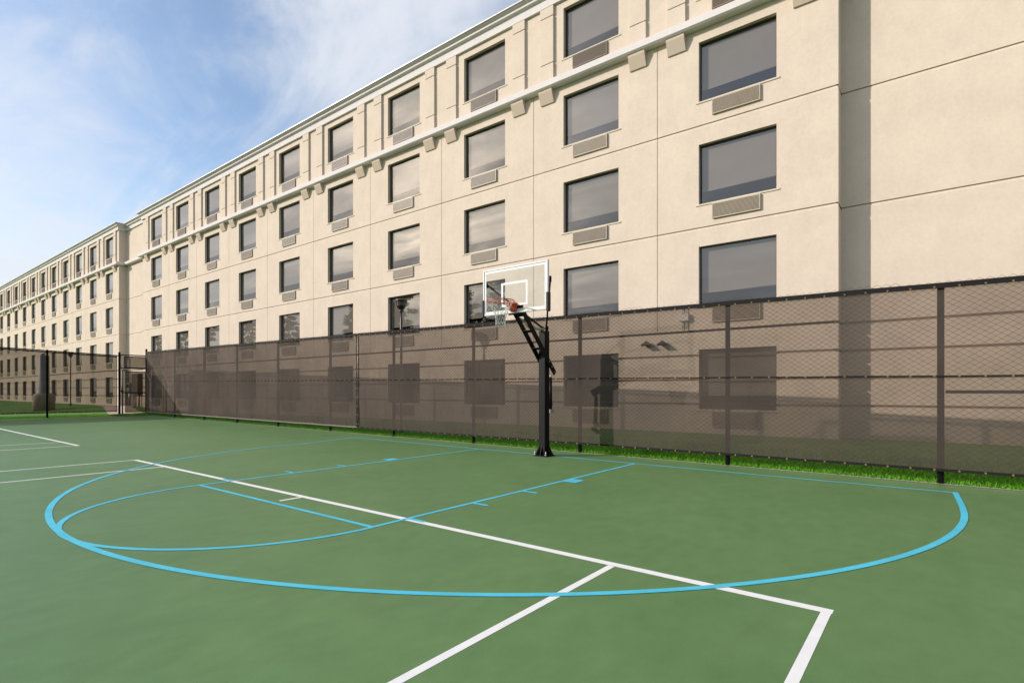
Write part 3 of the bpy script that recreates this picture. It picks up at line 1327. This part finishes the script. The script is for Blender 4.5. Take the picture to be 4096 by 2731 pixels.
ef = empty('chain_link_fence', (EX, -2, 0))
tag(ef, 'black chain-link fence across the far end of the court, left of the gate', 'fence')
einv = (-EX, 2, 0)
EY1, EY0 = 0.66, -16.0
for py in (0.67, -2.19, -5.2, -8.2, -11.2, -14.2):
    p = MB()
    r = 0.05 if py > 0 else 0.042
    t = etop(py) + (0.14 if py > 0 else 0.0)
    p.lathe((EX + 0.03 if py < 0 else EX, py, 0), [(r, -0.1), (r, t), (r * 1.15, t), (r * 1.15, t + .02), (r * .7, t + .045), (.004, t + .055)], 12)
    p.build('post', M['black'], ef).location = einv
rl = MB()
rl.tube([(EX, EY0, etop(EY0)), (EX, EY1, etop(EY1))], 0.026, 8)
rl.build('top_rail', M['black'], ef).location = einv
tb_ = MB()
tb_.tube([(EX + .01, 0.56, 0.22), (EX + .01, 0.56, etop(.56) - .05)], 0.012, 6)
tb_.build('tension_bar', M['black'], ef).location = einv
wm = wire_mesh('wire_mesh', lambda s, z, o: (EX + 0.012 + o, s, z), EY0, EY1 - 0.06, lambda s: 0.01, lambda s: etop(s) + 0.02, 0.075, 0.05, 0.0048, ef)
wm.location = einv

es = empty('windscreen', (EX, -4, 0))
tag(es, 'dark brown windscreen laced along the end fence left of the gate', 'windscreen')
sinv = (-EX, 4, 0)
vs, fs = [], []
ny, nz = 80, 12
for i in range(ny + 1):
    y = EY0 + (0.58 - EY0) * i / ny
    for j in range(nz + 1):
        z = 0.24 + (etop(y) - 0.05 - 0.24) * j / nz
        vs.append((EX - 0.035 + 0.012 * mnoise.noise((y * .6, z, 4)), y, z))
for i in range(ny):
    for j in range(nz):
        a = i * (nz + 1) + j
        fs.append((a, a + nz + 1, a + nz + 2, a + 1))
o = np_mesh('fabric', vs, fs, M['screen_far'], es)
o.location = sinv
for nm, zf, hw in (('hem', lambda y: etop(y) - 0.06, 0.03), ('hem', lambda y: 0.25, 0.022)):
    mb = MB()
    mb.hexa([(EX - .052, EY0, zf(EY0) - hw), (EX - .044, EY0, zf(EY0) - hw), (EX - .044, .58, zf(.58) - hw), (EX - .052, .58, zf(.58) - hw),
             (EX - .052, EY0, zf(EY0) + hw), (EX - .044, EY0, zf(EY0) + hw), (EX - .044, .58, zf(.58) + hw), (EX - .052, .58, zf(.58) + hw)])
    h = mb.build(nm, M['hem'], es)
    h.location = sinv
    gg = grommets('grommet', [(EX - .038, y, zf(y)) for y in np.arange(EY0 + .2, .55, .5)], (1, 0, 0), 0.014, 0.006, h)
    gg['kind'] = 'stuff'

# gate
gt = empty('chain_link_gate', (EX, 1.38, 0))
tag(gt, 'black chain-link gate with screened leaf and transom at the court corner', 'gate')
ginv = (-EX, -1.38, 0)
GY0, GY1, GZ0, GZ1 = 0.80, 1.96, 0.05, 2.36


def gpart(name, mb, m, parent=None):
    o = mb.build(name, m, parent or gt)
    o.location = ginv if parent is None else (0, 0, 0)
    return o


mb = MB()
mb.tube([(EX, GY0, GZ0), (EX, GY1, GZ0), (EX, GY1, GZ1), (EX, GY0, GZ1)], 0.034, 8, closed=True)
mb.tube([(EX, GY0, 1.19), (EX, GY1, 1.19)], 0.026, 8)
leaf = gpart('leaf_frame', mb, M['black'])
mb = MB()
mb.tube([(EX, 0.74, 2.44), (EX, 2.04, 2.44), (EX, 2.04, 3.12), (EX, 0.74, 3.12)], 0.032, 8, closed=True)
tf = gpart('transom_frame', mb, M['black'])
for (a, b, c0, d0, par) in ((GY0 + .04, GY1 - .04, GZ0 + .03, GZ1 - .03, 'leaf'), (0.78, 2.0, 2.47, 3.10, 'tr')):
    o = wire_mesh('wire_mesh', lambda s, z, o_: (EX + 0.03 + o_, s, z), a, b, lambda s: c0, lambda s: d0, 0.075, 0.05, 0.0048, gt)
    o.location = ginv
    zz = 0.20 if par == 'leaf' else c0
    mb = MB()
    A, B = a + .10, b - .08
    n = 8
    for i in range(n):
        y1, y2 = A + (B - A) * i / n, A + (B - A) * (i + 1) / n
        mb.quad((EX - .03, y1, zz), (EX - .03, y2, zz), (EX - .03, y2, d0 - .06), (EX - .03, y1, d0 - .06))
    s_ = gpart('screen', mb, M['screen_gate'])
    mb = MB()
    for (p, q) in (((A, zz), (B, zz)), ((A, d0 - .06), (B, d0 - .06)), ((A, zz), (A, d0 - .06)), ((B, zz), (B, d0 - .06))):
        mb.beam((EX - .034, p[0], p[1]), (EX - .034, q[0], q[1]), 0.012, 0.045, (1, 0, 0) if p[0] == q[0] else (0, 0, 1))
    hm = gpart('screen_hem', mb, M['hem'])
for z in (0.32, 2.06):
    mb = MB()
    mb.box((EX - .035, GY1 + .0, z - .04), (EX + .035, 2.06, z + .04))
    gpart('hinge', mb, M['black'])
mb = MB()
mb.box((EX - .03, 0.66, 1.245), (EX + .05, GY0 + .08, 1.29))
mb.tube([(EX + .05, GY0 - .04, 1.16), (EX + .05, GY0 - .04, 1.38)], 0.02, 8)
gpart('latch', mb, M['black'])

# bent handrail pipe behind the corner
hr = MB()
hr.tube([(-26.6, 2.35, 2.40), (-25.25, 2.15, 1.72), (-25.1, 2.13, 1.60), (-25.1, 2.13, 0.05)], 0.028, 8)
hr.tube([(-26.6, 2.23, 2.40), (-25.25, 2.03, 1.72), (-25.1, 2.01, 1.60), (-25.1, 2.01, 0.05)], 0.014, 8)
o = hr.build('handrail', M['galv'])
tag(o, 'bent grey pipe rail behind the screen beside the gate', 'rail')

# ------------------------------------------------------------------ basketball hoop
HX, HY = -0.19, -0.17
hoop = empty('basketball_hoop', (HX, HY, 0))
tag(hoop, 'adjustable basketball hoop on a black square post at the court baseline', 'basketball hoop')


def hp(name, mb, m, parent=None):
    o = mb.build(name, m, parent or hoop)
    return o


# everything below in coordinates relative to the post foot
pm = MB()
pm.box((-.077, -.077, 0.02), (.077, .077, 2.42))
pole = bevel(hp('pole', pm, M['hoop_black']), 0.012, 2)
bp_ = MB()
bp_.box((-.15, -.15, 0.001), (.15, .15, 0.021))
plate = hp('base_plate', bp_, M['hoop_black'])
gs = MB()
for ax in (0, 1):
    for sg in (-1, 1):
        for t in (-.055, 0, .055):
            a, b = sg * .077, sg * .142
            if ax == 0:
                pts = [(a, t - .004, .021), (b, t * 1.9 - .004, .021), (b, t * 1.9 + .004, .021), (a, t + .004, .021), (a, t - .004, .20), (a + sg * .006, t - .004, .20), (a + sg * .006, t + .004, .20), (a, t + .004, .20)]
            else:
                pts = [(t - .004, a, .021), (t * 1.9 - .004, b, .021), (t * 1.9 + .004, b, .021), (t + .004, a, .021), (t - .004, a, .20), (t - .004, a + sg * .006, .20), (t + .004, a + sg * .006, .20), (t + .004, a, .20)]
            gs.hexa(pts)
hp('gusset', gs, M['hoop_black'], plate)
for sx in (-1, 1):
    for sy in (-1, 1):
        bm = MB()
        bm.tube([(sx * .128, sy * .128, .02), (sx * .128, sy * .128, .10)], .009, 8)
        bm.tube([(sx * .128, sy * .128, .021), (sx * .128, sy * .128, .04)], .017, 6)
        hp('anchor_bolt', bm, M['bolt'], plate)

tip = Vector((0, .235, 1.60))
tp = Vector((0, -.80, 2.69))
for sx in (-1, 1):
    a = MB()
    a.beam(tip + Vector((sx * .098, 0, 0)), tp + Vector((sx * .098, 0, 0)), .03, .105, (1, 0, 0)) if False else a.beam(tip + Vector((sx * .098, 0, 0)), tp + Vector((sx * .098, 0, 0)), .028, .105)
    ar = bevel(hp('support_arm', a, M['hoop_black']), .005, 1)
    bb = MB()
    for q in (0.03, 0.12, 0.21):
        cpt = tip.lerp(tp, q)
        bb.tube([cpt + Vector((sx * .11, 0, 0)), cpt + Vector((sx * .122, 0, 0))], .012, 6)
    hp('bolt', bb, M['bolt'], ar)
for q in (0.455, 0.735, 0.985):
    cpt = tip.lerp(tp, q)
    a = MB()
    a.box((-.084, cpt.y - .05, cpt.z - .022), (.084, cpt.y + .05, cpt.z - .012))
    a.box((-.084, cpt.y + .04, cpt.z - .05), (.084, cpt.y + .05, cpt.z - .012))
    hp('cross_brace', a, M['hoop_black'])
BY = -.96          # front of the backboard frame, relative
for sx, ex, ez in ((-1, -.70, 3.26), (1, .735, 3.20)):
    a = MB()
    a.beam((sx * .03, .03, 2.47), (ex, BY + .085, ez), .03, .03)
    a.tube([(ex, BY + .085, ez - .05), (ex, BY + .085, ez + .05)], .022, 8)
    hp('link_rod', a, M['hoop_black'])
a = MB()
a.box((-.06, -.03, 2.42), (-.05, .06, 2.52))
a.box((.05, -.03, 2.42), (.06, .06, 2.52))
a.tube([(-.08, .03, 2.475), (.08, .03, 2.475)], .014, 8)
hp('pivot_bracket', a, M['hoop_black'])
a = MB()
strap_pts = []
for t in np.linspace(0, 1, 14):
    strap_pts.append((0.06 - .03 * t, -.72 + .76 * t, 2.60 - .12 * t - .09 * math.sin(math.pi * t)))
for p, q in zip(strap_pts[:-1], strap_pts[1:]):
    a.beam(p, q, .004, .035)
strap_pts = [(x - .10, y, z + .015 * math.sin(i)) for i, (x, y, z) in enumerate(strap_pts)]
for p, q in zip(strap_pts[:-1], strap_pts[1:]):
    a.beam(p, q, .004, .03)
hp('strap', a, M['strap'])
a = MB()
a.tube([(0, .225, 1.585), (0, .225, 1.52)], .018, 10)
hp('actuator_joint', a, M['bolt'])
a = MB()
a.tube([(0, .225, 1.525), (0, .23, 0.90)], [.030, .030], 12)
a.tube([(0, .23, 1.03), (0, .23, 0.98)], .038, 12)
a.box((-.03, .077, .985), (.03, .215, 1.025))
act = hp('height_actuator', a, M['hoop_black'])
a = MB()
a.box((-.03, .17, .83), (.03, .30, .895))
hp('crank_socket', a, M['galv'], act)

# backboard
bw, z0, z1 = .7375, 2.665, 3.525
bbm = MB()
t = .032
for lo, hi in (((-bw, BY, z0), (-bw + t, BY + .045, z1)), ((bw - t, BY, z0), (bw, BY + .045, z1)),
               ((-bw + t, BY, z0), (bw - t, BY + .045, z0 + t)), ((-bw + t, BY, z1 - t), (bw - t, BY + .045, z1))):
    bbm.box(lo, hi)
bd = bevel(hp('backboard', bbm, M['bb_alu']), .004, 1)
gl = MB()
gl.quad((-bw + t, BY + .014, z0 + t), (bw - t, BY + .014, z0 + t), (bw - t, BY + .014, z1 - t), (-bw + t, BY + .014, z1 - t))
hp('glass', gl, M['bb_glass'], bd)
ln = MB()
lw = .040
yb = BY + .011
x0, x1, za, zb = -bw + t, bw - t, z0 + t, z1 - t
for (a0, c0, a1, c1) in ((x0, za, x0 + lw, zb), (x1 - lw, za, x1, zb), (x0 + lw, za, x1 - lw, za + lw), (x0 + lw, zb - lw, x1 - lw, zb)):
    ln.box((a0, yb, c0), (a1, yb + .002, c1))
hp('border_line', ln, M['bb_white'], bd)
ln = MB()
tx, tz0, tz1 = .30, 2.795, 3.235
lw = .040
for (a0, c0, a1, c1) in ((-tx, tz0, -tx + lw, tz1), (tx - lw, tz0, tx, tz1), (-tx + lw, tz0, tx - lw, tz0 + lw), (-tx + lw, tz1 - lw, tx - lw, tz1)):
    ln.box((a0, yb, c0), (a1, yb + .002, c1))
hp('target_square', ln, M['bb_white'], bd)
for sx in (-1, 1):
    pd = MB()
    xa, xb = (-bw - .022, -bw + .03) if sx < 0 else (bw - .03, bw + .022)
    pd.box((xa, BY - .018, z0 - .03), (xb, BY + .068, z0 + .30))
    bevel(hp('edge_pad', pd, M['pad'], bd), .014, 3)
mt = MB()
mt.box((-.16, BY + .047, z0 - .02), (.16, BY + .075, z0 + .17))
mt.box((-.12, BY + .075, z0 - .0), (.12, BY + .16, z0 + .06))
hp('mount_plate', mt, M['hoop_black'], bd)

# rim and net
RZ = 2.835
RC = Vector((0, BY - .15 - .2286, RZ))
rm = MB()
rr = .2286 + .008
rm.tube([RC + Vector((math.cos(a) * rr, math.sin(a) * rr, 0)) for a in np.linspace(0, 2 * math.pi, 49)[:-1]], .0085, 8, closed=True)
rm.tube([RC + Vector((math.cos(a) * rr, math.sin(a) * rr, -.028)) for a in np.linspace(math.pi * 1.0, 2 * math.pi, 25)], .005, 6)
rm.hexa([(-.07, BY - .005, RZ - .155), (.07, BY - .005, RZ - .155), (.07, BY, RZ - .155), (-.07, BY, RZ - .155),
         (-.07, BY - .005, RZ + .025), (.07, BY - .005, RZ + .025), (.07, BY, RZ + .025), (-.07, BY, RZ + .025)])
rm.hexa([(-.055, BY - .06, RZ - .13), (.055, BY - .06, RZ - .13), (.065, BY - .005, RZ - .14), (-.065, BY - .005, RZ - .14),
         (-.055, BY - .165, RZ - .012), (.055, BY - .165, RZ - .012), (.065, BY - .005, RZ + .005), (-.065, BY - .005, RZ + .005)])
for sx in (-1, 1):
    rm.tube([(sx * .05, BY - .02, RZ - .05), (sx * .13, BY - .13, RZ - .015), (sx * .19, BY - .25, RZ - .008)], .007, 6)
rim = hp('rim', rm, M['rim'])
nt_ = MB()
NL = 12
levels = [(-.012, .228), (-.10, .180), (-.175, .132), (-.245, .102), (-.31, .090), (-.375, .086), (-.42, .090)]
for lv in range(len(levels) - 1):
    z_a, r_a = levels[lv]
    z_b, r_b = levels[lv + 1]
    for i in range(NL):
        a0 = 2 * math.pi * (i + (0.5 if lv % 2 else 0)) / NL
        for s in (-.5, .5):
            a1 = a0 + 2 * math.pi * s / NL
            jit = lambda: random.uniform(-.008, .008)
            p0 = RC + Vector((math.cos(a0) * r_a, math.sin(a0) * r_a, z_a))
            p1 = RC + Vector((math.cos(a1) * r_b, math.sin(a1) * r_b, z_b))
            pm_ = (p0 + p1) / 2 + Vector((jit(), jit(), -.006))
            nt_.tube([p0, pm_, p1], .0032, 4)
for i in range(NL):
    a1 = 2 * math.pi * i / NL
    p1 = RC + Vector((math.cos(a1) * .090, math.sin(a1) * .090, -.42))
    nt_.tube([p1, p1 + Vector((random.uniform(-.015, .015), random.uniform(-.015, .015), -.035))], .003, 4)
hp('net', nt_, M['net'], rim)


# ------------------------------------------------------------------ lamp posts
def lamp_post(x, y, z0, top, label):
    r = empty('lamp_post', (x, y, z0))
    tag(r, label, 'lamp post', 'black lamp posts on the lawn')
    r.scale = (KB, KB, KB)
    H = (top - z0) / KB
    m = MB()
    m.lathe((0, 0, 0), [(.085, -.05), (.085, .12), (.05, .16), (.042, .2), (.042, H - .62), (.03, H - .60), (.03, H - .40)], 14)
    m.build('pole', M['lamp_black'], r)
    m = MB()
    m.lathe((0, 0, H), [(.03, -.40), (.085, -.385), (.085, -.36), (.06, -.34), (.10, -.30), (.135, -.20), (.15, -.19), (.12, -.2), (.09, -.28), (.02, -.29)], 16)
    for i in range(8):
        a = i * math.pi / 4 + .2
        m.tube([(math.cos(a) * .12, math.sin(a) * .12, H - .26), (math.cos(a) * .168, math.sin(a) * .168, H - .12), (math.cos(a) * .19, math.sin(a) * .19, H - .02)], .012, 5)
    m.lathe((0, 0, H), [(.175, -.05), (.20, -.045), (.205, .0), (.18, .0)], 20, False, False)
    m.build('lamp_cage', M['lamp_black'], r)
    m = MB()
    m.lathe((0, 0, H), [(.075, -.29), (.12, -.19), (.15, -.05), (.16, -.005)], 16)
    m.build('lens', M['lamp_glass'], r)
    m = MB()
    m.lathe((0, 0, H), [(.208, .0), (.212, .012), (.19, .028), (.10, .045), (.01, .05)], 20)
    m.build('lamp_cap', M['lamp_top'], r)
    return r


lamp_post(-6.57, 1.71, lawn_z(-6.57, 1.71), 3.92, 'black lamp post rising behind the long fence left of the hoop')
lamp_post(-41.9, 2.13, lawn_z(-41.9, 2.13), 3.95, 'black lamp post on the far lawn, seen through the end fence screen')

# concrete footing with grey column
r = empty('column_light', (-38.2, -0.05, lawn_z(-38.2, -0.05)))
r.scale = (0.91, 0.91, 0.91)
tag(r, 'thick grey column on a round concrete footing behind the end fence', 'light column')
m = MB()
m.lathe((0, 0, 0), [(.60, -.1), (.60, .98), (.55, 1.09), (.44, 1.15)], 28)
m.build('footing', M['concrete'], r)
m = MB()
m.lathe((0, 0, 0), [(.40, 1.14), (.40, 1.18), (.30, 1.19), (.285, 3.72), (.24, 3.78)], 24)
m.build('column', M['greypole'], r)

# ------------------------------------------------------------------ fittings on the walls
r = empty('junction_box', (0.555, FY, 3.2))
place(r)
tag(r, 'pale junction box with two conduits on the hotel wall behind the screen', 'junction box')
m = MB()
m.box((-.135, -.11, -.09), (.135, -.002, .09))
bevel(m.build('box', M['pvc'], r), .008, 2)
for dx in (-.05, .06):
    m = MB()
    m.tube([(dx, -.04, .085), (dx, -.04, .34)], .014, 8)
    m.tube([(dx, -.04, -.085), (dx, -.04, -.30)], .014, 8)
    m.build('conduit', M['pvc'], r)


def floodlight(x, z, label):
    r = empty('floodlight', (x, FY, z))
    place(r)
    tag(r, label, 'floodlight', 'floodlights on the wall behind the screen')
    m = MB()
    m.box((-.05, -.03, -.05), (.05, -.002, .05))
    m.tube([(0, -.03, 0), (0, -.10, .02)], .014, 8)
    m.build('mount', M['bronze'], r)
    m = MB()
    m.hexa([(-.12, -.22, -.035), (.10, -.22, -.035), (.10, -.08, -.01), (-.12, -.08, -.01), (-.12, -.24, .0), (.10, -.24, .0), (.08, -.09, .05), (-.02, -.09, .12)])
    m.build('head', M['bronze'], r)


floodlight(-0.47, 2.53, 'bronze floodlight on the wall behind the screen, nearer the hoop')
floodlight(-0.01, 2.52, 'bronze floodlight on the wall behind the screen, below the junction box')

r = empty('utility_cabinet', (-39.7, RYL, 1.07))
place(r)
tag(r, 'brown utility cabinet on the wall seen through the gate', 'cabinet')
m = MB()
m.box((-.65, -.30, 0), (.65, -.002, 1.46))
bevel(m.build('body', M['cabinet'], r), .01, 1)
m = MB()
m.box((-.6, -.318, .05), (-.01, -.302, 1.41))
m.box((.01, -.318, .05), (.6, -.302, 1.41))
m.build('door', M['cabinet'], r)
m = MB()
m.tube([(.3, -.12, -.002), (.3, -.12, -.9)], .05, 10)
m.build('conduit', M['cabinet'], r)
r = empty('electric_meter', (-41.55, RYL, 1.6))
place(r)
tag(r, 'grey electric meter with riser pipes on the wall seen through the gate', 'meter')
m = MB()
m.box((-.22, -.16, -.35), (.22, -.002, .3))
m.build('meter_box', M['galv'], r)
m = MB()
m.lathe((0, 0, 0), [(.12, 0), (.12, .1), (.09, .13)], 16)
o = m.build('dial', M['lamp_glass'], r)
o.rotation_euler = (math.radians(90), 0, 0)
o.location = (0, -.16, .08)
m = MB()
m.tube([(-.1, -.08, .3), (-.1, -.08, 2.2)], .045, 8)
m.tube([(.12, -.08, -.35), (.12, -.08, -1.45)], .06, 8)
m.build('riser_pipe', M['galv'], r)


# ------------------------------------------------------------------ trees across the court, seen as reflections in the windows
def tree_mesh(kind, seed):
    R = random.Random(seed)
    tr = MB()
    V, F = [], []

    def leafcloud(cx, cy, cz, rx, rz, n, size):
        for _ in range(n):
            while True:
                a, b, c_ = R.uniform(-1, 1), R.uniform(-1, 1), R.uniform(-1, 1)
                if a * a + b * b + c_ * c_ < 1:
                    break
            p = Vector((cx + a * rx, cy + b * rx, cz + c_ * rz))
            d1 = Vector((R.gauss(0, 1), R.gauss(0, 1), R.gauss(0, .6))).normalized() * size * R.uniform(.6, 1.3)
            d2 = d1.cross(Vector((R.gauss(0, 1), R.gauss(0, 1), R.gauss(0, 1)))).normalized() * size * .5
            i = len(V)
            V.extend([tuple(p - d1), tuple(p - d2), tuple(p + d1), tuple(p + d2)])
            F.append((i, i + 1, i + 2, i + 3))
    if kind == 'pine':
        Ht = 17.0
        tr.tube([(0, 0, -.2), (.1, .05, 6), (-.1, .1, 12), (0, 0, Ht - .5)], [.28, .22, .15, .04], 8)
        for k in range(30):
            z = 5.5 + (Ht - 5.5) * (k / 29) ** 0.9
            L_ = (2.9 * (1 - (z - 5.5) / (Ht - 4.5)) + .9) * R.uniform(.6, 1.2)
            a = R.uniform(0, 2 * math.pi)
            e_ = Vector((math.cos(a) * L_, math.sin(a) * L_, z + R.uniform(-.3, .8)))
            tr.tube([(0, 0, z - .3), e_ * .5 + Vector((0, 0, z * .5 - .1)), e_], [.06, .045, .015], 5)
            for q in (.55, .8, 1.0):
                leafcloud(e_.x * q, e_.y * q, z + (e_.z - z) * q + .15, .75, .42, 40, .22)
    else:
        Ht = 9.0
        tr.tube([(0, 0, -.2), (.1, 0, 2.2), (0, .1, 4.5), (.1, 0, 7.5)], [.26, .2, .14, .04], 8)
        for k in range(26):
            a = R.uniform(0, 2 * math.pi)
            z = R.uniform(2.6, 8.2)
            rr_ = (3.1 * math.sqrt(max(0, 1 - ((z - 5.2) / 3.8) ** 2))) * R.uniform(.35, 1)
            e_ = (math.cos(a) * rr_, math.sin(a) * rr_, z)
            tr.tube([(0, 0, max(1.8, z - 1.6)), (e_[0] * .6, e_[1] * .6, z - .5), e_], [.07, .05, .015], 5)
            leafcloud(e_[0], e_[1], e_[2], 1.15, .8, 130, .17)
    return tr, V, F


def plant_trees():
    protos = {}
    spots = [('pine', -36, -40, 1.0), ('pine', -41, -44, 1.12), ('pine', -47, -41, .95), ('pine', -53, -45, 1.1), ('pine', -59, -40, 1.0),
             ('pine', -66, -44, 1.05), ('round', -30, -44, .9), ('round', -24, -46, .75), ('round', -18, -48, .8), ('round', -11, -50, .85),
             ('round', -4, -50, .75), ('round', 3, -52, .9), ('pine', -73, -41, 1.0), ('pine', -80, -45, .95), ('pine', -87, -41, 1.05), ('pine', -95, -42, .95), ('pine', -103, -39, 1.0), ('pine', -112, -40, .9), ('pine', -121, -37, 1.0), ('pine', -131, -37, .95), ('pine', -141, -34, 1.0), ('round', -68, -37, 1.0), ('round', -99, -37, 1.0), ('round', -117, -36, 1.0), ('round', -44, -36, .7)]
    for i, (k, x, y, s) in enumerate(spots):
        key = k
        name = 'pine_tree' if k == 'pine' else 'round_tree'
        r = empty(name, (x, y, -.05), i * 1.7)
        r.scale = (s, s, s)
        tag(r, 'tall pine across the courts, mirrored in the hotel windows' if k == 'pine' else 'low round tree across the courts, mirrored in the hotel windows',
            'tree', 'pines mirrored in the windows' if k == 'pine' else 'round trees mirrored in the windows')
        if key not in protos:
            tr, V, F = tree_mesh(k, 11 if k == 'pine' else 12)
            a = tr.build('trunk', M['bark'], r)
            b = np_mesh('crown', V, F, M['needle'] if k == 'pine' else M['leaf'], r)
            protos[key] = (a, b)
        else:
            for q in protos[key]:
                dup(q, r)


plant_trees()

SC.cycles.use_denoising = True
SC.cycles.caustics_reflective = False
SC.cycles.caustics_refractive = False
SC.cycles.max_bounces = 10
SC.cycles.transparent_max_bounces = 24
